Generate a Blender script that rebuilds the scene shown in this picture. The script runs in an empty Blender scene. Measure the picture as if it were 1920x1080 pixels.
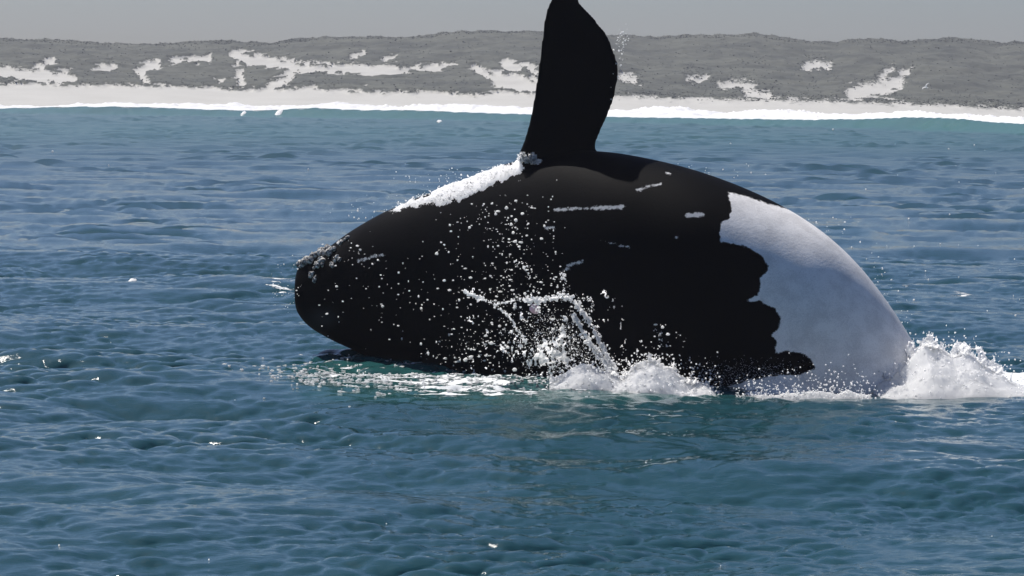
import bpy, math, numpy as np
from mathutils import Matrix, Vector
from mathutils.bvhtree import BVHTree

scene = bpy.context.scene
col = scene.collection
R = math.radians

# ------------------------------------------------------------------ camera
CAM_H, F_PX, HORIZON = 3.7, 5800.0, 185.0        # focal length and horizon row in pixels of the 1920x1080 photograph
PITCH, ROLL = math.atan((540 - HORIZON) / F_PX), R(0.5)
cam_d = bpy.data.cameras.new('camera'); cam = bpy.data.objects.new('camera', cam_d); col.objects.link(cam)
cam_d.sensor_width = 36.0; cam_d.lens = F_PX / 1920 * 36.0
cam_d.clip_start = 0.5; cam_d.clip_end = 20000
CAM_M = Matrix.Translation((0, 0, CAM_H)) @ Matrix.Rotation(math.pi / 2 - PITCH, 4, 'X') @ Matrix.Rotation(ROLL, 4, 'Z')
cam.matrix_world = CAM_M
scene.camera = cam

# ------------------------------------------------------------------ sky, sun, exposure
SUN_EL, SUN_AZ = R(53.5), R(-33)                    # azimuth from +Y (away from the camera), negative = to the left
w = bpy.data.worlds.new('World'); scene.world = w; w.use_nodes = True
nt = w.node_tree
sky = nt.nodes.new('ShaderNodeTexSky'); sky.sky_type = 'NISHITA'; sky.sun_disc = False
sky.sun_elevation = SUN_EL; sky.sun_rotation = SUN_AZ
sky.air_density = 1.0; sky.dust_density = 0.8; sky.ozone_density = 1.5
bg = nt.nodes['Background']; bg.inputs['Strength'].default_value = 0.056
tint = nt.nodes.new('ShaderNodeMix'); tint.data_type = 'RGBA'; tint.blend_type = 'MULTIPLY'; tint.inputs[0].default_value = 1.0
tint.inputs[7].default_value = (.83, .92, 1.20, 1)        # the photograph's cool white balance
nt.links.new(sky.outputs[0], tint.inputs[6]); nt.links.new(tint.outputs[2], bg.inputs['Color'])
sun_d = bpy.data.lights.new('sun', 'SUN'); sun = bpy.data.objects.new('sun', sun_d); col.objects.link(sun)
sun_d.energy = 5.0; sun_d.angle = R(0.5); sun_d.color = (1.0, 0.95, 0.88)
sdir = Vector((math.sin(SUN_AZ) * math.cos(SUN_EL), math.cos(SUN_AZ) * math.cos(SUN_EL), math.sin(SUN_EL)))
sun.rotation_euler = sdir.to_track_quat('Z', 'Y').to_euler()
scene.view_settings.view_transform = 'Standard'; scene.view_settings.look = 'None'
scene.view_settings.exposure = 0.08; scene.view_settings.gamma = 1.0
scene.view_settings.use_curve_mapping = False
scene.cycles.sample_clamp_indirect = 4.0
scene.cycles.sample_clamp_direct = 12.0
scene.cycles.volume_bounces = 0
scene.cycles.max_bounces = 8
scene.cycles.use_denoising = True

# ------------------------------------------------------------------ helpers
M3 = np.array(CAM_M.to_3x3())
def ray(px, py):
    d = np.stack([(np.asarray(px, float) - 960) / F_PX, (540 - np.asarray(py, float)) / F_PX, -np.ones_like(np.asarray(px, float))], -1)
    return d @ M3.T
def P(px, py, Y):                                 # point seen at a pixel, at distance Y ahead
    d = ray(px, py); t = np.asarray(Y, float) / d[..., 1]
    return d * t[..., None] + np.array([0, 0, CAM_H])
def G(px, py, z=0.0):                             # point on the water seen at a pixel
    d = ray(px, py); t = (z - CAM_H) / d[..., 2]
    return d * t[..., None] + np.array([0, 0, CAM_H])
def PX(p):                                        # world -> photograph pixel
    q = (np.asarray(p, float) - np.array([0, 0, CAM_H])) @ M3
    return 960 + F_PX * q[..., 0] / -q[..., 2], 540 - F_PX * q[..., 1] / -q[..., 2]

def vnoise(x, y, seed=0):
    xi, yi = np.floor(x).astype(np.int64), np.floor(y).astype(np.int64); fx, fy = x - xi, y - yi
    fx = fx * fx * (3 - 2 * fx); fy = fy * fy * (3 - 2 * fy)
    def h(a, b):
        n = (a * 374761393 + b * 668265263 + seed * 974634721) & 0xffffffff
        n = ((n ^ (n >> 13)) * 1274126177) & 0xffffffff
        return ((n ^ (n >> 16)) & 0xffff) / 65535.0
    return (h(xi, yi) * (1 - fx) + h(xi + 1, yi) * fx) * (1 - fy) + (h(xi, yi + 1) * (1 - fx) + h(xi + 1, yi + 1) * fx) * fy
def fbm(x, y, seed=0, o=4):
    s, a, t = 0, .5, 0
    for k in range(o):
        s = s + a * vnoise(x * 2 ** k, y * 2 ** k, seed + k); t += a; a *= .5
    return s / t
def smooth(a, b, x):
    t = np.clip((x - a) / (b - a), 0, 1); return t * t * (3 - 2 * t)

def make(name, V, F, mat, parent=None, smooth_=True, attrs=None):
    V = np.asarray(V, np.float32); F = np.asarray(F, np.int32)
    me = bpy.data.meshes.new(name)
    n, k = F.shape
    me.vertices.add(len(V)); me.vertices.foreach_set('co', V.ravel())
    me.loops.add(n * k); me.loops.foreach_set('vertex_index', F.ravel())
    me.polygons.add(n); me.polygons.foreach_set('loop_start', np.arange(0, n * k, k, dtype=np.int32))
    me.update(calc_edges=True)
    me.polygons.foreach_set('use_smooth', np.full(n, smooth_, bool))
    for an, av in (attrs or {}).items():
        at = me.attributes.new(an, 'FLOAT', 'POINT'); at.data.foreach_set('value', np.asarray(av, np.float32).ravel())
    me.update()
    if mat: me.materials.append(mat)
    o = bpy.data.objects.new(name, me); col.objects.link(o)
    if parent is not None: o.parent = parent
    return o
def tag(o, label=None, cat=None, group=None, kind=None):
    if label: o['label'] = label
    if cat: o['category'] = cat
    if group: o['group'] = group
    if kind: o['kind'] = kind
    return o
def grid_faces(r, c, wrap=False):
    i, j = np.meshgrid(np.arange(r - 1), np.arange(c if wrap else c - 1), indexing='ij')
    j2 = (j + 1) % c
    return np.stack([i * c + j, i * c + j2, (i + 1) * c + j2, (i + 1) * c + j], -1).reshape(-1, 4)

import bmesh
def ico(sub):
    bm = bmesh.new(); bmesh.ops.create_icosphere(bm, subdivisions=sub, radius=1.0)
    v = np.array([x.co[:] for x in bm.verts]); f = np.array([[q.index for q in p.verts] for p in bm.faces]); bm.free()
    return v, f
ICO = {1: ico(1), 2: ico(2), 3: ico(3)}
def blobs(C, S, rng, sub=1, rough=0.25):
    """many lumpy drops: C centres (n,3), S radii (n,) or (n,3) -> verts, tris"""
    C = np.asarray(C, float); n = len(C); S = np.asarray(S, float)
    if S.ndim == 1: S = np.repeat(S[:, None], 3, 1) * rng.uniform(.75, 1.25, (n, 3))
    bv, bf = ICO[sub]
    q = rng.normal(size=(n, 4)); q /= np.linalg.norm(q, axis=1, keepdims=True)
    a, b, c, d = q.T
    Rm = np.stack([np.stack([1 - 2 * (c * c + d * d), 2 * (b * c - a * d), 2 * (b * d + a * c)], -1),
                   np.stack([2 * (b * c + a * d), 1 - 2 * (b * b + d * d), 2 * (c * d - a * b)], -1),
                   np.stack([2 * (b * d - a * c), 2 * (c * d + a * b), 1 - 2 * (b * b + c * c)], -1)], 1)
    v = np.einsum('nij,kj->nki', Rm, bv)
    v = v * (1 + rough * rng.uniform(-1, 1, (n, len(bv), 1)))
    v = v * S[:, None, :] + C[:, None, :]
    f = bf[None] + (np.arange(n) * len(bv))[:, None, None]
    return v.reshape(-1, 3), f.reshape(-1, 3)
def cat_mesh(parts):
    V, F, k = [], [], 0
    for v, f in parts:
        if f.shape[1] == 4: f = np.concatenate([f[:, [0, 1, 2]], f[:, [0, 2, 3]]])
        V.append(v); F.append(f + k); k += len(v)
    return np.concatenate(V), np.concatenate(F)

def seg_dist(x, y, a, b):
    ax, ay = a; bx, by = b; dx, dy = bx - ax, by - ay
    t = np.clip(((x - ax) * dx + (y - ay) * dy) / (dx * dx + dy * dy + 1e-9), 0, 1)
    return np.hypot(x - ax - t * dx, y - ay - t * dy)
def poly_sdf(x, y, pts):                          # negative inside
    d = np.full(np.shape(x), 1e9); inside = np.zeros(np.shape(x), bool)
    for (ax, ay), (bx, by) in zip(pts, pts[1:] + pts[:1]):
        d = np.minimum(d, seg_dist(x, y, (ax, ay), (bx, by)))
        c = ((ay > y) != (by > y)) & (x < (bx - ax) * (y - ay) / (by - ay + 1e-12) + ax)
        inside ^= c
    return np.where(inside, -d, d)
def curve(pts, x):
    p = np.array(pts, float); return np.interp(x, p[:, 0], p[:, 1])
def catmull(A, n):
    A = np.asarray(A, float); m = len(A); t = np.linspace(0, m - 1, n); i = np.clip(t.astype(int), 0, m - 2); f = (t - i)[:, None]
    g = lambda k: A[np.clip(k, 0, m - 1)]
    p0, p1, p2, p3 = g(i - 1), g(i), g(i + 1), g(i + 2)
    return .5 * (2 * p1 + (p2 - p0) * f + (2 * p0 - 5 * p1 + 4 * p2 - p3) * f ** 2 + (3 * p1 - p0 - 3 * p2 + p3) * f ** 3)

# ------------------------------------------------------------------ materials
def mat(name):
    m = bpy.data.materials.new(name); m.use_nodes = True; t = m.node_tree
    return m, t, t.nodes['Principled BSDF']
def N(t, typ, **kw):
    n = t.nodes.new(typ)
    for k, v in kw.items(): setattr(n, k, v)
    return n
def attr(t, name):
    n = N(t, 'ShaderNodeAttribute'); n.attribute_name = name; return n.outputs['Fac']
def noise(t, scale, detail=3, rough=.5, vec=None):
    n = N(t, 'ShaderNodeTexNoise'); n.inputs['Scale'].default_value = scale; n.inputs['Detail'].default_value = detail
    n.inputs['Roughness'].default_value = rough
    if vec is not None: t.links.new(vec, n.inputs['Vector'])
    return n.outputs['Fac']
def val(t, x): return x
def math_(t, op, a, b=None, clamp=False):
    n = N(t, 'ShaderNodeMath', operation=op, use_clamp=clamp)
    for i, q in enumerate((a, b)):
        if q is None: continue
        if isinstance(q, (int, float)): n.inputs[i].default_value = q
        else: t.links.new(q, n.inputs[i])
    return n.outputs[0]
def maprange(t, x, a, b, c=0., d=1.):
    n = N(t, 'ShaderNodeMapRange'); n.interpolation_type = 'SMOOTHSTEP'
    t.links.new(x, n.inputs[0])
    for i, q in enumerate((a, b, c, d)): n.inputs[i + 1].default_value = q
    return n.outputs[0]
def mixc(t, f, a, b):
    n = N(t, 'ShaderNodeMix', data_type='RGBA')
    if isinstance(f, (int, float)): n.inputs[0].default_value = f
    else: t.links.new(f, n.inputs[0])
    for i, q in ((6, a), (7, b)):
        if isinstance(q, tuple): n.inputs[i].default_value = (*q, 1)
        else: t.links.new(q, n.inputs[i])
    return n.outputs[2]
def pos(t): return N(t, 'ShaderNodeNewGeometry').outputs['Position']

# sea water: deep blue, greener in the shallows, in bubbles and as painted backlight through the swell, white where it foams
m_sea, t, b = mat('sea_water')
pp = pos(t)
vm = N(t, 'ShaderNodeMapping'); t.links.new(pp, vm.inputs['Vector']); vm.inputs['Scale'].default_value = (.7, 1.3, 1.0)
big = noise(t, .25, 2, .5, vm.outputs[0])
deep = mixc(t, big, (.013, .054, .068), (.018, .072, .088))
green = attr(t, 'green')
body = mixc(t, green, deep, (.030, .140, .115))
fo = attr(t, 'foam')
fn = noise(t, 3.2, 6, .62, vm.outputs[0])
fmask = maprange(t, math_(t, 'ADD', fo, math_(t, 'MULTIPLY', math_(t, 'SUBTRACT', fn, .5), 2.6)), .48, .62)
fmask = math_(t, 'MULTIPLY', fmask, maprange(t, fo, .02, .12))
t.links.new(mixc(t, fmask, body, (.82, .84, .84)), b.inputs['Base Color'])
sep = N(t, 'ShaderNodeSeparateXYZ'); t.links.new(pp, sep.inputs[0])
t.links.new(math_(t, 'MAXIMUM', maprange(t, fmask, 0, 1, .05, .7), maprange(t, sep.outputs['Y'], 60, 260, .05, .26)), b.inputs['Roughness'])
b.inputs['IOR'].default_value = 1.333
rip = math_(t, 'ADD', math_(t, 'MULTIPLY', noise(t, 9.0, 4, .6, vm.outputs[0]), .009), math_(t, 'MULTIPLY', fmask, .05))
bp = N(t, 'ShaderNodeBump'); bp.inputs['Distance'].default_value = 1.0; bp.inputs['Strength'].default_value = .9
t.links.new(rip, bp.inputs['Height']); t.links.new(bp.outputs[0], b.inputs['Normal'])

# white water: scatters light through its drops
def foam_mat(name, colour, trans, sss=.25):
    m, t, b = mat(name)
    b.inputs['Base Color'].default_value = (*colour, 1); b.inputs['Roughness'].default_value = .6
    b.inputs['Subsurface Weight'].default_value = 1.0; b.inputs['Subsurface Radius'].default_value = (1, 1, 1); b.inputs['Subsurface Scale'].default_value = sss
    b.inputs['Specular IOR Level'].default_value = .2
    tr = N(t, 'ShaderNodeBsdfTranslucent'); tr.inputs['Color'].default_value = (*colour, 1)
    mx = N(t, 'ShaderNodeMixShader'); mx.inputs[0].default_value = trans
    t.links.new(b.outputs[0], mx.inputs[1]); t.links.new(tr.outputs[0], mx.inputs[2])
    t.links.new(mx.outputs[0], t.nodes['Material Output'].inputs['Surface'])
    return m
m_foam = foam_mat('white_foam', (.95, .955, .96), .12)
m_splash = foam_mat('splash_water', (.96, .965, .97), .38)
m_drop = foam_mat('water_drops', (.95, .96, .97), .4)

# whale skin
m_skin, t, b = mat('whale_skin')
pp = pos(t)
wn = noise(t, 13, 6, .7, pp)
white = maprange(t, math_(t, 'ADD', attr(t, 'white'), math_(t, 'MULTIPLY', math_(t, 'SUBTRACT', wn, .5), 14.0)), -1.4, 1.4)
mott = math_(t, 'ADD', math_(t, 'MULTIPLY', noise(t, 60, 4, .7, pp), .5), math_(t, 'MULTIPLY', noise(t, 3.5, 4, .6, pp), .5))
mott = maprange(t, mott, .38, .6)
wcol = mixc(t, mott, (.73, .715, .70), (.96, .94, .915))
bcol = mixc(t, noise(t, 2.5, 4, .6, pp), (.002, .002, .0025), (.005, .005, .006))
bcol = mixc(t, maprange(t, attr(t, 'grey'), 0, 1, 0, .8), bcol, (.035, .038, .042))
scar = maprange(t, math_(t, 'ADD', attr(t, 'scar'), math_(t, 'MULTIPLY', math_(t, 'SUBTRACT', noise(t, 24, 4, .65, pp), .5), 11.0)), -1.2, 1.2)
bcol = mixc(t, scar, bcol, (.62, .62, .62))
t.links.new(mixc(t, white, bcol, wcol), b.inputs['Base Color'])
t.links.new(maprange(t, white, 0, 1, .62, .5), b.inputs['Roughness'])
b.inputs['Specular IOR Level'].default_value = .015
bp = N(t, 'ShaderNodeBump'); bp.inputs['Distance'].default_value = .007; bp.inputs['Strength'].default_value = .5
t.links.new(noise(t, 22, 5, .65, pp), bp.inputs['Height']); t.links.new(bp.outputs[0], b.inputs['Normal'])

m_call, t, b = mat('callosity')
t.links.new(mixc(t, maprange(t, noise(t, 30, 4, .6, pos(t)), .4, .65), (.05, .05, .05), (.72, .71, .68)), b.inputs['Base Color'])
b.inputs['Roughness'].default_value = .9
m_pink, t, b = mat('pink_skin'); b.inputs['Roughness'].default_value = .5
t.links.new(mixc(t, noise(t, 40, 3, .5, pos(t)), (.75, .38, .46), (.85, .66, .70)), b.inputs['Base Color'])

# dunes: pale sand, dark litter under the scrub
m_sand, t, b = mat('dune_sand')
pp = pos(t)
sand = mixc(t, noise(t, .08, 5, .6, pp), (.46, .45, .41), (.60, .59, .55))
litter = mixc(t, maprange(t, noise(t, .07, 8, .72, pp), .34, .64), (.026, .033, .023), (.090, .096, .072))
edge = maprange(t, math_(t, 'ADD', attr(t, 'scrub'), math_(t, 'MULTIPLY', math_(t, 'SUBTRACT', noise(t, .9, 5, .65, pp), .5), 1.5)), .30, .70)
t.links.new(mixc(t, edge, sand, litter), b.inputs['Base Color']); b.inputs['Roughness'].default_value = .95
m_scrub, t, b = mat('dune_scrub')
t.links.new(mixc(t, noise(t, .12, 4, .65, pos(t)), (.105, .115, .085), (.135, .140, .110)), b.inputs['Base Color']); b.inputs['Roughness'].default_value = .9
m_bird, t, b = mat('gull_feathers')
t.links.new(mixc(t, noise(t, 12, 2, .5, pos(t)), (.70, .70, .70), (.85, .85, .85)), b.inputs['Base Color']); b.inputs['Roughness'].default_value = .7

# ------------------------------------------------------------------ the sea
def spectrum(Nn, L, lmin, lmax, spread, seed, slope, ex=2.1):
    rng = np.random.default_rng(seed)
    k1 = 2 * np.pi * np.fft.fftfreq(Nn, L / Nn); kx, ky = np.meshgrid(k1, k1, indexing='xy'); k = np.hypot(kx, ky); k[0, 0] = 1e-6
    c = np.abs(ky) / k
    A = k ** -ex * np.exp(-(k * lmin / (2 * np.pi)) ** 2 * .5) * np.exp(-(2 * np.pi / (k * lmax)) ** 4) * c ** spread
    A[0, 0] = 0
    hk = A * (rng.normal(size=k.shape) + 1j * rng.normal(size=k.shape))
    h = np.fft.ifft2(hk).real; gy = np.fft.ifft2(1j * ky * hk).real
    s = slope / gy.std()
    dx = np.fft.ifft2(-1j * kx / k * hk).real; dy = np.fft.ifft2(-1j * ky / k * hk).real
    return h * s, dx * s, dy * s, L
def sample(T, x, y):
    Nn = T.shape[0]; xf = np.floor(x); yf = np.floor(y); fx, fy = x - xf, y - yf
    x0 = xf.astype(np.int64) % Nn; y0 = yf.astype(np.int64) % Nn; x1 = (x0 + 1) % Nn; y1 = (y0 + 1) % Nn
    return (T[y0, x0] * (1 - fx) + T[y0, x1] * fx) * (1 - fy) + (T[y1, x0] * (1 - fx) + T[y1, x1] * fx) * fy
TILES = [(spectrum(512, 83.0, 1.8, 12.0, 1.2, 11, .060), .06, 1.0), (spectrum(640, 17.0, .17, 1.0, .6, 12, .215, 1.8), -.11, 1.0), (spectrum(512, 37.0, .8, 3.6, .8, 19, .17, 2.1), .15, 1.0), (spectrum(512, 7.3, .09, .6, .4, 13, .14, 1.5), .23, 1.0)]
def waves(x, y):
    h = 0; dx = 0; dy = 0
    gust = .55 + .9 * fbm(x / 9.0, y / 22.0, 5, 3)
    for i, ((H, X, Y, L), a, am) in enumerate(TILES):
        c, s = math.cos(a), math.sin(a); u = (c * x - s * y) / L * H.shape[0]; v = (s * x + c * y) / L * H.shape[0]
        g = gust * (.5 + .9 * smooth(.42, .72, fbm(x / 2.2, y / 3.6, 15, 2))) if i == 1 else .6 + .4 * gust if i == 0 else (.25 + 1.5 * smooth(.5, .75, fbm(x / 5., y / 8., 18, 2))) * (.35 + .65 * smooth(30, 75, y)) if i == 2 else ((.45 + .9 * smooth(.35, .7, fbm(x / 1.1, y / 1.7, 16, 2))))
        hh = sample(H, u, v)
        if i: e_ = H.std() * .18; hh = .88 * hh - .12 * (np.sqrt(hh * hh + e_ * e_) - .8 * H.std())      # short waves have sharp crests and round troughs
        if i: g = g * (1 - smooth(100, 220, y) if i == 1 else 1 - smooth(60, 130, y) if i == 3 else 1)      # too fine for the mesh far out
        h = h + hh * g; dx = dx + sample(X, u, v) * g; dy = dy + sample(Y, u, v) * g
    return h, dx, dy
# the swell that breaks towards the beach
CREST = [(-600, 205), (0, 203), (70, 201), (160, 199), (260, 200), (400, 205), (480, 207), (590, 202), (680, 206), (760, 206), (900, 211), (1000, 214), (1160, 219),
         (1300, 221), (1500, 224), (1640, 222), (1700, 219), (1790, 222), (1850, 228), (1920, 232), (2600, 236)]
ZC = 1.25
cp = np.array([G(a, b_ + 0.0, ZC) for a, b_ in CREST])
# smooth path of the crest; small lumps come from its height
cx_ang = cp[:, 0] / cp[:, 1]
Yline = np.poly1d(np.polyfit(cx_ang[1:-1], cp[1:-1, 1], 2))
def crest_y(x, y): return Yline(np.clip(x / y, -.22, .22))
def crest_z(ang):                                  # height that meets the crest seen in the photograph
    Yc = Yline(np.clip(ang, -.22, .22)); 
    px = 960 + F_PX * ang; py = curve(CREST, px)
    p = P(px, py, Yc); return p[..., 2]
def sea_height(x, y):
    h, dx, dy = waves(x, y)
    d = y - crest_y(x, y); zc = np.clip(crest_z(x / y), .6, 2.2)
    prof = np.where(d < 0, np.exp(-(d / 5.0) ** 2), .35 + .65 * np.exp(-(d / 10.0) ** 2))
    far = smooth(150, 330, y)
    h = h * (1 + .5 * far) * (1 - .75 * np.exp(-(d / 9) ** 2)) + zc * prof - .25 * np.exp(-((d + 34) / 22) ** 2) * far
    return h, dx * (1 - far), dy * (1 - far), d
rows = np.concatenate([np.geomspace(15, 75, 780), np.geomspace(75, 660, 341)[1:]])
u = np.linspace(-1, 1, 700)
Yg, Ug = np.meshgrid(rows, u, indexing='ij')
Xg = (Yg * .195 + 1.2) * Ug + np.sign(Ug) * smooth(.94, 1, np.abs(Ug)) * 500
hz, dx, dy, dcrest = sea_height(Xg, Yg)
Vx, Vy, Vz = Xg + 1.1 * dx, Yg + 1.1 * dy, hz
def wz(x, y): return sea_height(np.asarray(x, float), np.asarray(y, float))[0]

gpx, gpy = PX(np.stack([Xg, Yg, np.zeros_like(Xg)], -1))
foam = np.zeros_like(Xg); grn = np.zeros_like(Xg)
foam = np.maximum(foam, smooth(.2, 2.0, dcrest))
nz1 = fbm(Xg / 40, Yg / 12, 31, 3)
grn = np.maximum(grn, np.exp(-((dcrest + 4) / 26.0) ** 2) * (.6 + .9 * nz1))  # green of backlight through the thin crest, put into the water colour
grn = np.maximum(grn, .45 * smooth(150, 330, Yg))
# churned water before the head and along the flank (places on the water, metres)
def wpatch(pts, soft):
    q = [tuple(G(a, b_)[:2]) for a, b_ in pts]
    return poly_sdf(Xg, Yg, q), soft
near = (Yg > 32) & (Yg < 60)
def patch(pts, soft, amount, target, hole=1.0):
    s, _ = wpatch(pts, soft); target[:] = np.maximum(target, amount * (1 - smooth(-soft, soft * .6, s)))
patch([(520, 705), (600, 672), (760, 668), (900, 690), (1100, 690), (1360, 712), (1360, 742), (1150, 748), (940, 760), (760, 755), (600, 742)], .5, .30, foam)
patch([(640, 708), (700, 690), (780, 690), (900, 705), (1010, 720), (1000, 738), (860, 738), (700, 728)], .45, .52, foam)
patch([(1040, 716), (1160, 705), (1340, 720), (1350, 742), (1180, 740), (1050, 735)], .3, .9, foam)
patch([(1620, 712), (1700, 690), (2000, 700), (2000, 748), (1850, 744), (1700, 736), (1640, 728)], .5, .85, foam)
patch([(1380, 722), (1500, 716), (1630, 716), (1630, 728), (1500, 732), (1390, 742)], .14, .75, foam)
patch([(1680, 540), (1745, 536), (1740, 546), (1690, 548)], .5, .62, foam)
patch([(1785, 548), (1845, 546), (1850, 560), (1795, 560)], .8, .68, foam)
patch([(470, 545), (520, 528), (556, 530), (560, 560), (520, 556)], .5, .55, foam)
patch([(490, 690), (640, 655), (1000, 670), (1360, 700), (1380, 745), (900, 770), (560, 750)], .6, .35, grn)
sea = make('sea', np.stack([Vx, Vy, Vz], -1).reshape(-1, 3), grid_faces(len(rows), len(u)), m_sea, attrs={'foam': foam, 'green': np.clip(grn, 0, 1)})
tag(sea, 'wind rippled blue sea with a green swell rising before the beach', 'sea', kind='structure')

# ------------------------------------------------------------------ beach and dunes
TOE = [(-700, 160), (0, 160), (150, 162), (300, 165), (420, 172), (560, 170), (700, 175), (850, 180), (1000, 178), (1160, 182), (1300, 190), (1450, 191), (1600, 195), (1750, 200), (1920, 209), (2700, 215)]
TOP = [(-700, 74), (0, 70), (80, 72), (190, 78), (300, 80), (380, 75), (440, 74), (500, 80), (540, 72), (620, 66), (700, 67), (780, 66), (830, 58), (900, 55), (1010, 57), (1160, 63), (1220, 67), (1290, 62), (1330, 64),
       (1410, 60), (1450, 66), (1520, 76), (1560, 76), (1600, 71), (1650, 72), (1690, 75), (1740, 70), (1800, 69), (1870, 78), (1920, 75), (2700, 74)]
SAND = [((0, 140), (120, 150), 11), ((60, 132), (100, 118), 4), ((90, 145), (140, 155), 5), ((182, 133), (213, 130), 5), ((266, 130), (292, 124), 7), ((262, 138), (275, 158), 6), ((322, 118), (390, 113), 5),
        ((442, 106), (520, 122), 9), ((442, 105), (452, 165), 6), ((470, 118), (600, 130), 8), ((600, 131), (740, 137), 9), ((740, 138), (850, 125), 5), ((658, 113), (682, 104), 3), ((720, 112), (742, 108), 3),
        ((510, 165), (540, 150), 8), ((888, 128), (918, 145), 5), ((945, 120), (975, 135), 6), ((985, 125), (1004, 142), 5), ((935, 152), (1000, 164), 13), ((412, 155), (414, 158), 5), ((572, 168), (590, 166), 4),
        ((1166, 148), (1188, 152), 6), ((1296, 152), (1326, 150), 4), ((1352, 166), (1390, 160), 5), ((1518, 123), (1552, 127), 5), ((1400, 176), (1440, 184), 8), ((1690, 140), (1702, 138), 4), ((1600, 180), (1680, 160), 12), ((1655, 150), (1668, 135), 5)]
ang = np.linspace(-.26, .26, 640)
apx = 960 + F_PX * ang
Y0, Y1, Y2 = 640.0, 720.0, 900.0
z1 = P(apx, curve(TOE, apx), np.full_like(apx, Y1))[:, 2]; z2 = P(apx, curve(TOP, apx), np.full_like(apx, Y2))[:, 2] - 1.1
sr = np.concatenate([np.linspace(0, 1, 24), np.linspace(1, 2, 180)[1:], np.linspace(2, 3, 20)[1:]])
S, A = np.meshgrid(sr, ang, indexing='ij')
Yt = np.where(S < 1, Y0 + (Y1 - Y0) * S, np.where(S < 2, Y1 + (Y2 - Y1) * (S - 1), Y2 + (S - 2) * 300))
zz1, zz2 = z1[None], z2[None]
q = np.clip(S - 1, 0, 1)
Zt = np.where(S < 1, -.3 + (zz1 + .3) * np.clip(S, 0, 1) ** 1.1, zz1 + (zz2 - zz1) * (.35 * q + .65 * q ** 1.5)) - np.clip(S - 2, 0, 1) * 9
Xt = A * Yt
Zt = Zt + np.where((S > 1) & (S < 2), (fbm(Xt / 14, Yt / 14, 3, 4) - .5) * 2.4 * np.sin(np.clip(q, 0, 1) * np.pi), 0)
tpx, tpy = PX(np.stack([Xt, Yt, Zt], -1))
def scrub_mask(x, y, X, Y):
    s = y - curve(TOE, x)                          # positive on the beach
    for a, b_, r in SAND: s = np.maximum(s, 1.08 * r + .5 - seg_dist(x, y, a, b_))
    return s - 9 * (fbm(X / 1.5, Y / 5.0, 21, 4) - .55) * 2 - 9 * np.maximum(0, vnoise(X / 2.2, Y / 7.0, 27) - .72) / .28 * (y < curve(TOE, x) - 4) + 12 * smooth(.56, .8, fbm(X / 6.0, Y / 7.0, 33, 4)) * smooth(95, 130, y)
sm = scrub_mask(tpx, tpy, Xt, Yt)
soft = 1.5 + 7 * smooth(1080, 1250, tpx); scr = 1 - smooth(-1, 1, sm / soft); scr[S > 2] = 1
Zt = Zt + scr * (.25 + 1.1 * fbm(Xt / 2.6, Yt / 5.0, 44, 4))      # the canopy of the scrub
dunes = make('dunes', np.stack([Xt, Yt, Zt], -1).reshape(-1, 3), grid_faces(len(sr), len(ang)), m_sand, attrs={'scrub': scr})
tag(dunes, 'pale sand beach and dunes behind the surf', 'dunes', kind='structure')
rng = np.random.default_rng(4)
# low bushes wherever the dune is not bare
cand = rng.integers(0, len(sr) * len(ang), 90000)
ok = (scr.ravel()[cand] > rng.uniform(.05, .9, len(cand))) & ((scr.ravel()[cand] < .98) | (np.abs(S.ravel()[cand] - 2) < .05) | (rng.random(len(cand)) < .06)) & (S.ravel()[cand] > .95) & (S.ravel()[cand] < 2.12)
cand = cand[ok][:16000]
C = np.stack([Xt.ravel()[cand], Yt.ravel()[cand], Zt.ravel()[cand]], -1) + rng.uniform(-.5, .5, (len(cand), 3)) * np.array([1, 1, 0])
r = rng.uniform(.10, .24, len(cand)) * (.7 + .6 * fbm(C[:, 0] / 6, C[:, 1] / 9, 71, 2))
sz = np.stack([r * 1.25, r * 1.25, r * .85], -1)
v, f = blobs(C + np.array([0, 0, .05]), np.repeat(r[:, None], 3, 1) * rng.uniform(.7, 1.2, (len(r), 3)) * np.array([1.2, 1.2, .7]), rng, 1, .3)
o = make('scrub', v, f, m_scrub)
tag(o, 'low dark green coastal scrub covering the hazy dunes', 'scrub', kind='stuff')

# ------------------------------------------------------------------ surf behind the swell
def line_mound(angs, Yoff, hgt, half, seed, rows_=14):
    d = np.linspace(-1, 1, rows_); D, Aa = np.meshgrid(d, angs, indexing='ij')
    Yb = Yline(np.clip(Aa, -.22, .22)) + Yoff; Yy = Yb + D * half; Xx = Aa * Yb
    base = wz(Xx, Yy)
    n = fbm(Xx / 1.6, Yy / 1.6, seed, 4); n2 = fbm(Xx / 9, Yy * 0 + seed, seed + 9, 3)
    Hh = hgt * np.clip(1 - D * D, 0, 1) * (.75 + .5 * n) * (.35 + 1.3 * n2) - .05 + .16 * (n - .5)
    return np.stack([Xx, Yy, base + Hh], -1).reshape(-1, 3), grid_faces(rows_, len(angs)), (Xx, Yy, base + Hh)
angs = np.linspace(-.24, .24, 1500)
parts = []
v, f, (mx_, my_, mz_) = line_mound(angs, 5.6, .30, 5.0, 41, 24); parts.append((v, f))
V_, F_ = cat_mesh(parts)
o = make('surf', V_, F_, m_foam); tag(o, 'bright white line of foam along the crest of the green swell', 'foam', kind='stuff')
parts = []
for k, (yo, hh, hf) in enumerate([(28, 1.2, 7), (55, 1.5, 9), (80, 1.3, 9)]):
    v, f, (mx_, my_, mz_) = line_mound(np.linspace(-.24, .24, 900), yo, hh, hf, 60 + k); parts.append((v, f))
V_, F_ = cat_mesh(parts)
o = make('surf', V_, F_, m_foam); tag(o, 'rolling white water between the green swell and the sand beach', 'foam', kind='stuff')

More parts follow.
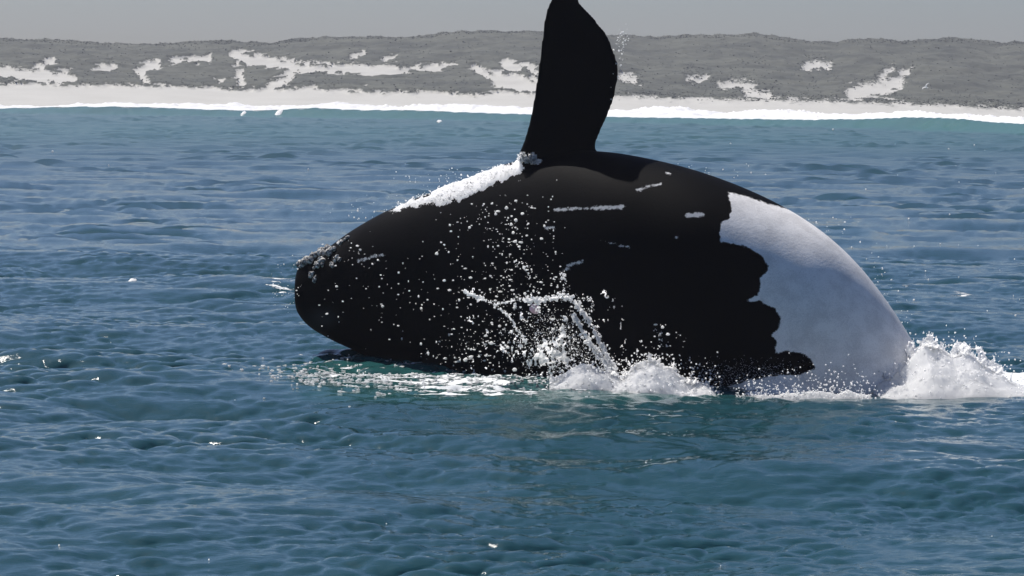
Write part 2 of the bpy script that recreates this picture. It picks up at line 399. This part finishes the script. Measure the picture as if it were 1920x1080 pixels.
# ------------------------------------------------------------------ the whale
RINGS = [  # top pixel, bottom pixel, distance, half width (m)
 (553, 530, 553, 560, 45.0, .10), (557, 507, 557, 584, 45.0, .27), (575, 484, 580, 612, 45.0, .46), (612, 466, 622, 637, 44.9, .64), (660, 432, 672, 660, 44.8, .82), (720, 398, 738, 692, 44.5, 1.0),
 (800, 364, 818, 728, 44.1, 1.22), (880, 334, 898, 760, 43.6, 1.42), (960, 304, 975, 785, 43.1, 1.58), (1050, 284, 1055, 800, 42.6, 1.68), (1130, 284, 1125, 806, 42.2, 1.72), (1210, 296, 1190, 806, 41.9, 1.72),
 (1300, 318, 1255, 806, 41.6, 1.68), (1390, 350, 1315, 812, 41.4, 1.6), (1470, 388, 1370, 825, 41.2, 1.5), (1540, 433, 1418, 845, 41.0, 1.4), (1600, 487, 1458, 875, 40.9, 1.3), (1652, 550, 1490, 912, 40.8, 1.18),
 (1700, 622, 1530, 955, 40.7, 1.02), (1740, 695, 1575, 1000, 40.6, .84), (1775, 770, 1630, 1050, 40.5, .64), (1810, 860, 1690, 1100, 40.4, .46), (1845, 950, 1750, 1150, 40.3, .32), (1880, 1030, 1815, 1190, 40.2, .22), (1905, 1090, 1860, 1200, 40.2, .15)]
A = catmull(RINGS, 150)
T3 = P(A[:, 0], A[:, 1], A[:, 4]); B3 = P(A[:, 2], A[:, 3], A[:, 4])
# push the centre back so that the silhouette, not the near flank, meets the outline
th = np.linspace(0, 2 * np.pi, 96, endpoint=False)
cs = np.sign(np.cos(th)) * np.abs(np.cos(th)) ** .94; sn = np.sign(np.sin(th)) * np.abs(np.sin(th)) ** .94
cen = (T3 + B3) / 2; hv = (T3 - B3) / 2
Vb = cen[:, None] + hv[:, None] * cs[None, :, None] + np.array([0, 1.0, 0]) * (A[:, 5][:, None] * sn[None])[..., None]
Vb = Vb.reshape(-1, 3); Fb = grid_faces(150, 96, wrap=True)
def closed(V, F, r, c):
    V = np.concatenate([V, [V[:c].mean(0)], [V[-c:].mean(0)]]); n = r * c
    t1 = np.array([[n, (j + 1) % c, j] for j in range(c)]); b0 = (r - 1) * c
    t2 = np.array([[n + 1, b0 + j, b0 + (j + 1) % c] for j in range(c)])
    return V, np.concatenate([F[:, [0, 1, 2]], F[:, [0, 2, 3]], t1, t2])
parts = [closed(Vb, Fb, 150, 96)]
# raised flipper: leading and trailing edge pixels from root to tip
FL = [(420, 1000, 1090, .26), (360, 985, 1105, .25), (318, 976, 1115, .235), (290, 972, 1118, .22), (268, 981, 1119, .20), (240, 989, 1131, .185), (210, 996, 1144, .17), (175, 1002, 1156, .155), (140, 1007, 1162, .14), (110, 1011, 1159, .125), (75, 1015, 1146, .11),
      (40, 1019, 1122, .095), (15, 1025, 1100, .08), (-2, 1033, 1085, .065), (-12, 1044, 1074, .05), (-16, 1054, 1064, .03)]
Fa = catmull(FL, 60)
def flipper(rows_, Y_of, flip=1):
    th = np.linspace(0, 2 * np.pi, 40, endpoint=False); out = []
    for py, xl, xr, thk in rows_:
        cxp, hw = (xl + xr) / 2, (xr - xl) / 2
        px = cxp + hw * np.cos(th); Y = Y_of(py)
        p = P(px, np.full_like(px, py), np.full_like(px, Y))
        lead = .75 - .25 * np.cos(th)              # fuller towards the leading edge
        p[:, 1] += thk * np.sin(th) * lead + .10 * np.cos(th)
        out.append(p)
    V = np.concatenate(out); return closed(V, grid_faces(len(rows_), 40, wrap=True), len(rows_), 40)
parts.append(flipper(Fa, lambda py: 42.45 + (300 - py) / 300 * .15))
Fd = Fa.copy(); Fd[:, 0] = 720 + (420 - Fa[:, 0]) * .9; Fd[:, 1] += 20; Fd[:, 2] += 20
parts.append(flipper(Fd, lambda py: 42.4 + (py - 700) / 300 * .6))
# tail flukes under water: two tapering lobes spread from the end of the tail stock
def fluke(sgn):
    root = P(1885., 1120., 40.2); ax = P(1905., 1150., 40.2) - P(1880., 1050., 40.2); ax /= np.linalg.norm(ax)
    side = np.array([-ax[2], 0, ax[0]]) * sgn
    out = []; th = np.linspace(0, 2 * np.pi, 28, endpoint=False)
    for s in np.linspace(0, 1, 24):
        c = root + side * 1.9 * s + ax * (.15 - .55 * s ** 2 + .35)
        half = .62 * (1 - s) ** .55 + .04; tk = .13 * (1 - s) + .02
        out.append(c + ax * (half * np.cos(th))[:, None] + np.array([0, 1, 0]) * (tk * np.sin(th))[:, None])
    return closed(np.concatenate(out), grid_faces(24, 28, wrap=True), 24, 28)
parts += [fluke(1), fluke(-1)]
V_, F_ = cat_mesh(parts)
raw = make('raw_whale', V_, F_, None)
rm = raw.modifiers.new('remesh', 'REMESH'); rm.mode = 'VOXEL'; rm.voxel_size = .034; rm.use_smooth_shade = True
smo = raw.modifiers.new('smooth', 'SMOOTH'); smo.factor = .6; smo.iterations = 10
dg = bpy.context.evaluated_depsgraph_get()
me = bpy.data.meshes.new_from_object(raw.evaluated_get(dg)); bpy.data.objects.remove(raw)
Vw = np.empty(len(me.vertices) * 3, np.float32); me.vertices.foreach_get('co', Vw); Vw = Vw.reshape(-1, 3).astype(float)
wx, wy = PX(Vw)
WHITE = [(1365, 360), (1400, 368), (1440, 382), (1478, 392), (1530, 380), (1900, 420), (2200, 1000), (1750, 1400), (1600, 1000), (1300, 900), (1330, 760), (1362, 727), (1402, 713), (1455, 705), (1500, 703), (1528, 692), (1521, 674), (1500, 660), (1472, 659), (1453, 664), (1456, 642), (1447, 626), (1459, 616), (1465, 598), (1452, 577), (1424, 565), (1398, 564),
         (1421, 554), (1427, 535), (1425, 522), (1438, 508), (1440, 498), (1428, 480), (1404, 464), (1378, 457), (1351, 453), (1350, 432), (1353, 418), (1368, 411), (1372, 388)]
white = -poly_sdf(wx, wy, WHITE)
SCARS = [((1040, 394), (1080, 391), 3.2), ((1080, 391), (1115, 391), 1.6), ((1115, 390), (1168, 388), 4), ((1288, 404), (1316, 403), 5), ((1128, 452), (1160, 459), 1.0), ((1160, 461), (1178, 463), 2.2), ((1064, 498), (1092, 490), 3), ((1056, 507), (1068, 504), 2.5), ((1194, 357), (1206, 354), 2.4),
         ((1210, 350), (1240, 345), 1.8), ((1024, 428), (1038, 427), 3), ((672, 489), (690, 485), 2.6), ((696, 481), (718, 478), 2.8), ((1250, 324), (1256, 326), 2.2), ((1268, 444), (1270, 445), 2.2)]
scar = np.full(len(Vw), -50.)
for a, b_, r_ in SCARS: scar = np.maximum(scar, .8 * r_ - seg_dist(wx, wy, a, b_))
grey = np.exp(-(((wx - 605) / 32) ** 2 + ((wy - 598) / 22) ** 2)) * .8
me.name = 'whale'
for an, av in (('white', white), ('scar', scar), ('grey', grey)):
    at = me.attributes.new(an, 'FLOAT', 'POINT'); at.data.foreach_set('value', av.astype(np.float32))
me.materials.clear(); me.materials.append(m_skin)
me.polygons.foreach_set('use_smooth', np.ones(len(me.polygons), bool))
whale = bpy.data.objects.new('whale', me); col.objects.link(whale)
tag(whale, 'black whale with a white belly patch breaching on its side, one flipper raised', 'whale')
bvh = BVHTree.FromPolygons([tuple(p) for p in Vw], [tuple(p.vertices) for p in me.polygons])
CAMV = Vector((0, 0, CAM_H))
def hit(px, py, lift=0.0):
    d = Vector(ray(px, py)).normalized(); loc, nrm, i, dist = bvh.ray_cast(CAMV, d)
    return None if loc is None else (np.array(loc + nrm * lift), np.array(nrm), np.array(d))
# rough pale callosities on the snout
for px, py, rr in [(572, 492, .12), (588, 483, .13), (604, 474, .13), (618, 472, .10), (606, 489, .08), (596, 497, .07), (584, 514, .06), (592, 522, .05), (632, 484, .05), (624, 498, .05), (640, 455, .06), (652, 446, .05), (636, 486, .045)]:
    h_ = hit(px, py)
    if h_ is None: h_ = hit(px + 6, py + 8)
    if h_ is None: continue
    c, n, _ = h_
    k = 9; off = rng.normal(size=(k, 3)) * rr * .42; off -= (off @ n)[:, None] * n
    v, f = blobs(c + off + n * .01, rng.uniform(.3, .55, k) * rr, rng, 2, .22)
    make('callosity', v, f, m_call, parent=whale)
h_ = hit(1005, 579)
v, f = ICO[3]; o = make('skin_knob', (v * np.array([.085, .05, .07]) * (1 + .1 * rng.uniform(-1, 1, (len(v), 1)))) + h_[0], f, m_pink, parent=whale)
tag(o, 'small round pink knob on the black flank')

# ------------------------------------------------------------------ white water
rng = np.random.default_rng(77)
def on_body(pts_px, n, lift, rad, jitter=0.0):
    xs = [p[0] for p in pts_px]; ys = [p[1] for p in pts_px]; C, Rr = [], []
    while len(C) < n:
        x, y = rng.uniform(min(xs), max(xs)), rng.uniform(min(ys), max(ys))
        s = float(poly_sdf(np.array(x), np.array(y), pts_px))
        if s > 0: continue
        if fbm(np.array(x / 14.), np.array(y / 14.), 8, 3) < .38 and rng.random() < .85: continue
        h_ = hit(x, y, rng.uniform(0, lift))
        if h_ is None: n -= 1; continue
        C.append(h_[0]); Rr.append(rng.uniform(*rad) * min(1, .45 + -s / 10))
    return np.array(C), np.array(Rr)
BACK = [(726, 398), (760, 374), (800, 362), (845, 340), (880, 330), (915, 318), (945, 308), (985, 306), (976, 326), (940, 340), (915, 352), (895, 362), (870, 374), (838, 382), (800, 388), (760, 392), (740, 402)]
KNOB = [(966, 292), (980, 285), (1000, 288), (1014, 302), (1010, 312), (990, 308), (972, 304)]
def sheet(pts_list, thick):
    """water lying on the skin: the skin faces under it, lifted off by the water's depth"""
    md = np.full(len(Vw), -99.)
    for p_ in pts_list: md = np.maximum(md, -poly_sdf(wx, wy, p_))
    md = md + 20 * (fbm(wx / 10., wy / 7., 51, 5) - .53) - 5 * smooth(0, 1, (900 - wx) / 160)
    nrm = np.empty(len(Vw) * 3, np.float32); me.vertices.foreach_get('normal', nrm); nrm = nrm.reshape(-1, 3).astype(float)
    ok = (md > -2.5) & ((nrm * (Vw - np.array([0, 0, CAM_H]))).sum(1) < 15)
    Fq = np.array([tuple(p.vertices) for p in me.polygons if len(p.vertices) == 4]); Fq = Fq[ok[Fq].all(1)]
    idx = np.unique(Fq); mp = np.zeros(len(Vw), int); mp[idx] = np.arange(len(idx))
    d_ = thick * np.clip((md[idx] + 2) / 9, -.2, 1) * (.5 + fbm(Vw[idx, 0] / .12, Vw[idx, 2] / .12, 52, 4)) + .012 * (fbm(Vw[idx, 0] / .05, Vw[idx, 2] / .05, 53, 2) - .5)
    return Vw[idx] + nrm[idx] * d_[:, None], mp[Fq]
C1, R1 = on_body(BACK, 900, .05, (.004, .012)); C2, R2 = on_body(KNOB, 200, .05, (.006, .016))
v, f = cat_mesh([sheet([BACK, KNOB], .022), blobs(np.concatenate([C1, C2]), np.concatenate([R1, R2]), rng, 1, .3)])
o = make('water_sheet', v, f, m_foam); tag(o, 'bright white water running down the back below the raised flipper', 'splash', kind='stuff')

# drops flying in front of the flank
def spray_pts(n, mean, sd, box):
    p = rng.normal(size=(n * 3, 2)) * sd + mean
    p = p[(p[:, 0] > box[0]) & (p[:, 0] < box[2]) & (p[:, 1] > box[1]) & (p[:, 1] < box[3])]
    return p[:n]
pts = np.concatenate([spray_pts(250, (930, 520), (75, 85), (780, 395, 1075, 700)), spray_pts(150, (960, 420), (55, 45), (830, 330, 1060, 520)), spray_pts(200, (1000, 560), (50, 45), (880, 470, 1090, 660)),
                      spray_pts(90, (700, 560), (80, 60), (590, 440, 860, 660)), spray_pts(200, (900, 660), (60, 25), (780, 600, 1010, 700)), spray_pts(28, (660, 470), (40, 16), (600, 430, 760, 520)),
                      spray_pts(24, (1250, 640), (20, 25), (1210, 605, 1310, 690))])
C, Rr, D = [], [], []
for x, y in pts:
    h_ = hit(x, y)
    d = ray(x, y); t_ = (h_[0][1] if h_ is not None else 41.5) - rng.uniform(.15, 1.1)
    C.append(d * (t_ / d[1]) + np.array([0, 0, CAM_H])); Rr.append(rng.choice([.004, .007, .011, .016, .022], p=[.42, .28, .18, .09, .03]))
C = np.array(C); Rr = np.array(Rr)
sz = np.stack([Rr * rng.uniform(.6, 1.9, len(Rr)), Rr * .8, Rr * rng.uniform(.6, 1.5, len(Rr))], -1) * .85
parts = [blobs(C, sz, rng, 2, .3)]
# fine spray off the flipper and over the back
for (mx0, my0, sx, sy, Yd, n) in [(1163, 95, 4, 26, 42.4, 46), (1168, 75, 9, 14, 42.4, 26), (1155, 175, 6, 20, 42.4, 10), (1560, 425, 26, 14, 41.2, 26), (1648, 520, 14, 26, 40.9, 26), (1690, 600, 10, 20, 40.8, 20),
                                  (850, 335, 60, 10, 43.6, 60), (700, 395, 50, 14, 44.4, 40), (540, 545, 24, 14, 44.6, 40), (545, 500, 20, 10, 44.8, 12), (1330, 320, 60, 8, 41.5, 30)]:
    p = rng.normal(size=(n, 2)) * (sx, sy) + (mx0, my0)
    parts.append(blobs(P(p[:, 0], p[:, 1], np.full(n, Yd)), rng.choice([.004, .006, .009, .013], n, p=[.4, .3, .2, .1]), rng, 1, .2))
V_, F_ = cat_mesh(parts)
o = make('spray', V_, F_, m_drop); tag(o, 'scattered white water drops flying past the black flank and flipper', 'spray', kind='stuff')

# jets and threads of water by the flank
def jet(pts_px, Y, r0, r1, n, spread):
    A_ = catmull(np.array(pts_px, float), n); s = np.linspace(0, 1, n)
    p = A_ + rng.normal(size=A_.shape) * spread * (.5 + 1.5 * fbm(A_[:, :1] / 12, A_[:, 1:] / 12, 92, 2))
    Cc = P(p[:, 0], p[:, 1], np.full(n, Y) + rng.normal(size=n) * .05)
    return blobs(Cc, np.abs(rng.normal(.36 * (r0 + (r1 - r0) * s), .35 * r0)) * (.4 + 1.2 * fbm(A_[:, 0] / 9, A_[:, 1] / 9, 91, 2)) + .002, rng, 1, .3)
parts = [jet([(872, 550), (895, 557), (920, 568), (950, 590), (975, 625), (985, 640)], 40.0, .022, .01, 150, 1.8), jet([(985, 560), (1020, 562), (1055, 556), (1085, 572), (1110, 610), (1130, 650), (1152, 692)], 39.9, .02, .028, 340, 2.6),
         jet([(930, 570), (985, 562), (1010, 560)], 39.9, .016, .014, 90, 1.6), jet([(1075, 590), (1100, 635), (1125, 668), (1155, 700)], 39.8, .024, .026, 220, 2.4), jet([(1058, 560), (1056, 530), (1050, 515)], 39.9, .016, .006, 60, 2.0),
         jet([(960, 490), (985, 500), (992, 520)], 40.0, .015, .012, 40, 3), jet([(1086, 562), (1105, 560), (1112, 578), (1100, 582)], 40.0, .010, .008, 50, 1.6), jet([(1228, 618), (1240, 632), (1250, 650)], 39.9, .016, .012, 24, 3),
         jet([(1000, 575), (1020, 590), (1040, 600)], 39.9, .010, .008, 40, 4)]
def web(x0, x1, y0, y1, field, Y, depth, seed, step=1.1):
    """a torn curtain of water: a wavy film kept only where it is thick enough"""
    xs = np.arange(x0, x1, step); ys = np.arange(y0, y1, step); gx, gy = np.meshgrid(xs, ys)
    fl = field(gx, gy) + 1.5 * (fbm(gx / 16, gy / 26, seed, 5) - .5) + 1.3 * (fbm(gx / 4, gy / 6, seed + 7, 3) - .5)
    Yy = Y + depth * (fbm(gx / 22, gy / 22, seed + 2, 3) - .5) * 2 + .10 * (fbm(gx / 5, gy / 5, seed + 4, 3) - .5)
    V = P(gx, gy, Yy).reshape(-1, 3); F = grid_faces(len(ys), len(xs)); keep = (fl.ravel() > .5)[F].all(1)
    F = F[keep]; idx = np.unique(F); mp = np.zeros(len(V), int); mp[idx] = np.arange(len(idx))
    front = V[idx]; th_ = np.clip(fl.ravel()[idx] - .45, .03, .6) * .05
    back = front + np.array([0, 1.0, 0]) * th_[:, None]; Fm = mp[F]
    return np.concatenate([front, back]), np.concatenate([Fm, Fm[:, ::-1] + len(front)])
def gauss(cx, cy, sx, sy, a): return lambda x, y: a * np.exp(-((x - cx) / sx) ** 2 - ((y - cy) / sy) ** 2)
def line(pts, r): return lambda x, y: np.max([np.exp(-(seg_dist(x, y, p_, q_) / r) ** 2) for p_, q_ in zip(pts, pts[1:])], 0)
mist = gauss(1048, 650, 46, 42, .50); mist2 = gauss(985, 672, 50, 22, .42); arc = line([(985, 562), (1020, 564), (1055, 556), (1085, 574), (1108, 612), (1130, 652), (1154, 694)], 5); arc2 = line([(1078, 596), (1100, 636), (1124, 668), (1156, 702)], 6)
arm = line([(872, 549), (898, 558), (930, 572), (958, 598), (982, 634)], 3.4); arm2 = line([(930, 570), (985, 562)], 3)
parts.append(web(900, 1175, 545, 712, lambda x, y: mist(x, y) + mist2(x, y), 39.85, .16, 201))
parts.append(web(860, 1175, 540, 712, lambda x, y: np.maximum.reduce([.72 * arc(x, y), .78 * arc2(x, y), .66 * arm(x, y), .6 * arm2(x, y)]), 39.75, .05, 211))
n = 1500
p = rng.normal(size=(n, 2)) * (40, 30) + (1045, 645); p = p[(p[:, 1] < 715) & (p[:, 1] > 575) & (p[:, 0] < 1090 + (p[:, 1] - 600) * .55)]
parts.append(blobs(P(p[:, 0], p[:, 1], 39.8 + rng.normal(size=len(p)) * .2), rng.choice([.0025, .004, .006, .011], len(p), p=[.45, .3, .18, .07]), rng, 1, .3))
q_ = rng.normal(size=(1500, 2)) * (70, 16) + (1420, 706)
parts.append(blobs(P(q_[:, 0], q_[:, 1], 39.6 + rng.normal(size=len(q_)) * .12), rng.choice([.002, .0035, .005], len(q_)), rng, 1, .3))
V_, F_ = cat_mesh(parts)
o = make('water_jet', V_, F_, m_drop); tag(o, 'thin white jets and mist of water thrown up against the black flank', 'splash', kind='stuff')

def splash(name, label, prof, Yc, half, seed, n_blob, rough=.5, sub=1, rad=(.006, .02), low=1.0, crown=0):
    """a mound of white water: prof = [(px, py of the top)], standing on the water around distance Yc"""
    r_ = np.random.default_rng(seed)
    xs = np.linspace(prof[0][0], prof[-1][0], 230); d = np.linspace(-1, 1, 70); D, X_ = np.meshgrid(d, xs, indexing='ij')
    Yy = Yc + D * half; base = P(X_, np.full_like(X_, 700.), np.full_like(X_, Yc)); Xx = base[..., 0]
    top = P(X_, curve(prof, X_), np.full_like(X_, Yc))[..., 2]; w0 = wz(Xx, Yy)
    nz = fbm(Xx / .28, Yy / .28, seed, 5); nf = fbm(Xx / .07, Yy / .07, seed + 3, 3)
    Hh = np.clip(top, .03, 9) * low * np.clip(1 - np.abs(D), 0, 1) ** .9 * (1 - rough * .5 + rough * nz) * 1.08 + (nf - .5) * .028 * np.clip(1 - np.abs(D), 0, 1) ** .3
    Z_ = w0 - .03 + np.where(np.abs(D) > .98, -.1, Hh)
    parts = [(np.stack([Xx, Yy, Z_], -1).reshape(-1, 3), grid_faces(70, 230))]
    i = r_.integers(0, Z_.size, n_blob)
    c = np.stack([Xx.ravel()[i], Yy.ravel()[i], Z_.ravel()[i]], -1) + np.abs(r_.normal(size=(n_blob, 3))) * np.array([.02, .02, .055]) * (.3 + Hh.ravel()[i][:, None] * 1.5)
    k = n_blob // 4; parts.append(blobs(c[:k], r_.uniform(*rad, k), r_, sub, .3))
    k = n_blob // 2; i = i[:k]
    c = np.stack([Xx.ravel()[i], Yy.ravel()[i], Z_.ravel()[i]], -1) + r_.normal(size=(k, 3)) * np.array([.1, .1, .0]) + np.abs(r_.normal(size=(k, 3))) * np.array([0, 0, .16])
    parts.append(blobs(c, r_.uniform(.005, .014, k), r_, 1, .3))
    if crown:                                      # torn sheets of water standing out of the mound
        for q in range(2):
            up = r_.uniform(1, crown * .5); side = r_.normal() * 6
            parts.append(web(prof[0][0], prof[-1][0], min(p_[1] for p_ in prof) - crown, 735, lambda x, y: np.clip((y - curve(prof, x - side) + up) / (crown * 1.6), -1, .62) - np.clip((y - curve(prof, x) - 28) / 20, 0, 2), Yc - half * .1 + half * .22 * q, .10, seed * 10 + q, 1.4))
    V_, F_ = cat_mesh(parts)
    return tag(make(name, V_, F_, m_splash), label, 'splash', kind='stuff')
splash('splash', 'large white splash where the white tail stock enters the sea', [(1632, 716), (1650, 695), (1690, 682), (1716, 640), (1732, 622), (1758, 632), (1782, 646), (1800, 640), (1825, 640), (1840, 662), (1868, 676), (1892, 700), (1925, 722), (1990, 742)], 39.9, 1.3, 5, 1100, low=.80, rough=.5, crown=20)
splash('splash', 'white splash piled up beside the black flank', [(1140, 712), (1160, 700), (1178, 690), (1190, 676), (1212, 672), (1224, 664), (1236, 670), (1252, 676), (1268, 690), (1290, 706), (1310, 706), (1330, 716), (1348, 732)], 39.3, .62, 6, 1000, rough=.5, low=.85, crown=18)
splash('splash', 'low white splash at the foot of the thin water jets', [(1030, 716), (1060, 700), (1090, 690), (1110, 688), (1140, 694), (1160, 702), (1175, 716)], 39.3, .5, 7, 600, rough=.5, crown=12)
splash('foam', 'thin white line of foam against the white belly', [(1385, 737), (1420, 731), (1460, 727), (1490, 720), (1520, 718), (1550, 724), (1570, 727), (1590, 718), (1610, 724), (1632, 727)], 38.8, .2, 8, 900, rad=(.005, .014), low=.8, rough=1.2)

# bubbles and broken foam on the water before the head
p = np.concatenate([rng.normal(size=(420, 2)) * (95, 16) + (700, 710), rng.normal(size=(160, 2)) * (45, 18) + (590, 700), rng.normal(size=(360, 2)) * (110, 14) + (950, 715), rng.normal(size=(16, 2)) * (50, 12) + (450, 690)])
p = p[(p[:, 1] > 662)]
g = G(p[:, 0], p[:, 1]); g[:, 2] = wz(g[:, 0], g[:, 1]) + .012
sz = np.stack([rng.uniform(.008, .034, len(g)), rng.uniform(.012, .045, len(g)), rng.uniform(.004, .012, len(g))], -1)
parts = [(lambda vf: (vf[0] * 1.0, vf[1]))(blobs(g, sz, rng, 2, .25))]
V_, F_ = cat_mesh(parts)
o = make('foam', V_, F_, m_drop); tag(o, 'broken white foam and bubbles on the green water under the head', 'foam', kind='stuff')
# white blobs modelling foam and sun sparkle on the open water behind the tail
p = np.concatenate([np.stack([rng.uniform(1560, 1920, 60), rng.uniform(260, 620, 60)], -1), np.stack([rng.uniform(0, 1920, 60), rng.uniform(240, 1060, 60)], -1)])
g = G(p[:, 0], p[:, 1]); g[:, 2] = wz(g[:, 0], g[:, 1]) + .01
v, f = blobs(g, rng.uniform(.5, 2.0, len(g)) * g[:, 1] / F_PX, rng, 1, .3)
o = make('foam', v, f, m_foam); tag(o, 'tiny white flecks of foam and modelled sun sparkle scattered over the open water', 'foam', kind='stuff')

# single lumps of foam afloat, the nearest one modelling a sun glint
def fleck(px, py, rx, ry, label):
    """a low white raft lying on the slope of a wave"""
    Yv = np.geomspace(20, 640, 9000); q_ = P(np.full(9000, px), np.full(9000, py), Yv); k_ = np.argmax(q_[:, 2] < wz(q_[:, 0], q_[:, 1])); g = q_[k_]
    rr = np.linspace(0, 1, 12); th_ = np.linspace(0, 2 * np.pi, 36, endpoint=False); R_, T_ = np.meshgrid(rr, th_, indexing='ij')
    wob = 1 + .35 * (fbm(np.cos(T_) * 2 + px, np.sin(T_) * 2 + py, 5, 2) - .5)
    X_ = g[0] + rx * R_ * np.cos(T_) * wob; Y_ = g[1] + ry * R_ * np.sin(T_) * wob
    Z_ = wz(X_, Y_) + rx * .45 * (1 - R_ ** 2) * (.7 + .6 * fbm(X_ / (rx * .5), Y_ / (rx * .5), 9, 2)) - .03 * rx
    tag(make('white_fleck', np.stack([X_, Y_, Z_], -1).reshape(-1, 3), grid_faces(12, 36, wrap=True), m_foam), label, 'foam')
fleck(456, 214, .50, 3.0, 'round white fleck on the face of the green swell, the smaller of two close together')
fleck(523, 212, .75, 3.0, 'broad white fleck on the face of the green swell, the larger of two close together')
fleck(824, 227, .42, 2.6, 'lone small white fleck on the green swell, apart from the close pair')
fleck(247, 527, .08, .35, 'bright white fleck modelling a sun glint on the crest of a dark wavelet ahead of the snout')  # a sun glint built as a white raft

# gull over the beach
def gull(px, py, Y):
    c = P(px, py, Y); root = bpy.data.objects.new('seabird', None); col.objects.link(root); root.location = c; root.rotation_euler = (R(10), R(-38), R(30))
    tag(root, 'small white seabird flying low before the dunes', 'bird')
    th = np.linspace(0, 2 * np.pi, 16, endpoint=False); out = []
    for s, r_ in [(-.26, .012), (-.22, .03), (-.1, .06), (.02, .07), (.12, .05), (.17, .035), (.21, .04), (.25, .03), (.28, .012), (.32, .004)]:
        out.append(np.stack([np.full(16, 0) + r_ * np.cos(th), np.full(16, s), r_ * .9 * np.sin(th) + .02 * (s > .15)], -1))
    V, F = closed(np.concatenate(out), grid_faces(10, 16, wrap=True), 10, 16); make('body', V, F, m_bird, parent=root)
    for sg in (-1, 1):
        out = []
        for s in np.linspace(0, 1, 10):
            x = sg * (.03 + .52 * s); z = .04 + .16 * math.sin(s * 2.2); ch = .10 * (1 - s) ** .6 + .015; y0 = .03 - .10 * s * s + .03 * math.sin(s * 3)
            out.append(np.stack([np.full(12, x), y0 + ch * np.cos(th[:12] * 16 / 12), z + .012 * (1 - .7 * s) * np.sin(th[:12] * 16 / 12)], -1))
        V, F = closed(np.concatenate(out), grid_faces(10, 12, wrap=True), 10, 12); make('wing', V, F, m_bird, parent=root)
    V = np.array([[-.02, -.22, .0], [.02, -.22, 0], [.06, -.36, 0], [-.06, -.36, 0], [-.02, -.22, .012], [.02, -.22, .012], [.06, -.36, .006], [-.06, -.36, .006]])
    F = np.array([[0, 1, 2, 3], [7, 6, 5, 4], [0, 4, 5, 1], [1, 5, 6, 2], [2, 6, 7, 3], [3, 7, 4, 0]]); make('tail', V, F, m_bird, parent=root)
gull(1736, 164, 330.0)

# ------------------------------------------------------------------ sea air between the camera and the dunes
hm = bpy.data.materials.new('sea_haze'); hm.use_nodes = True; t = hm.node_tree; t.nodes.remove(t.nodes['Principled BSDF'])
pv = N(t, 'ShaderNodeVolumePrincipled'); pv.inputs['Color'].default_value = (.82, .84, .95, 1); pv.inputs['Density'].default_value = .0003
t.links.new(pv.outputs[0], t.nodes['Material Output'].inputs['Volume'])
x0, x1, y0, y1, z0, z1 = -900, 900, -60, 1260, -12, 32
V = np.array([[x, y, z] for z in (z0, z1) for y in (y0, y1) for x in (x0, x1)])
F = np.array([[0, 2, 3, 1], [4, 5, 7, 6], [0, 1, 5, 4], [2, 6, 7, 3], [0, 4, 6, 2], [1, 3, 7, 5]])
o = make('haze', V, F, hm, smooth_=False); tag(o, 'pale sea haze veiling the dunes', 'haze', kind='stuff')
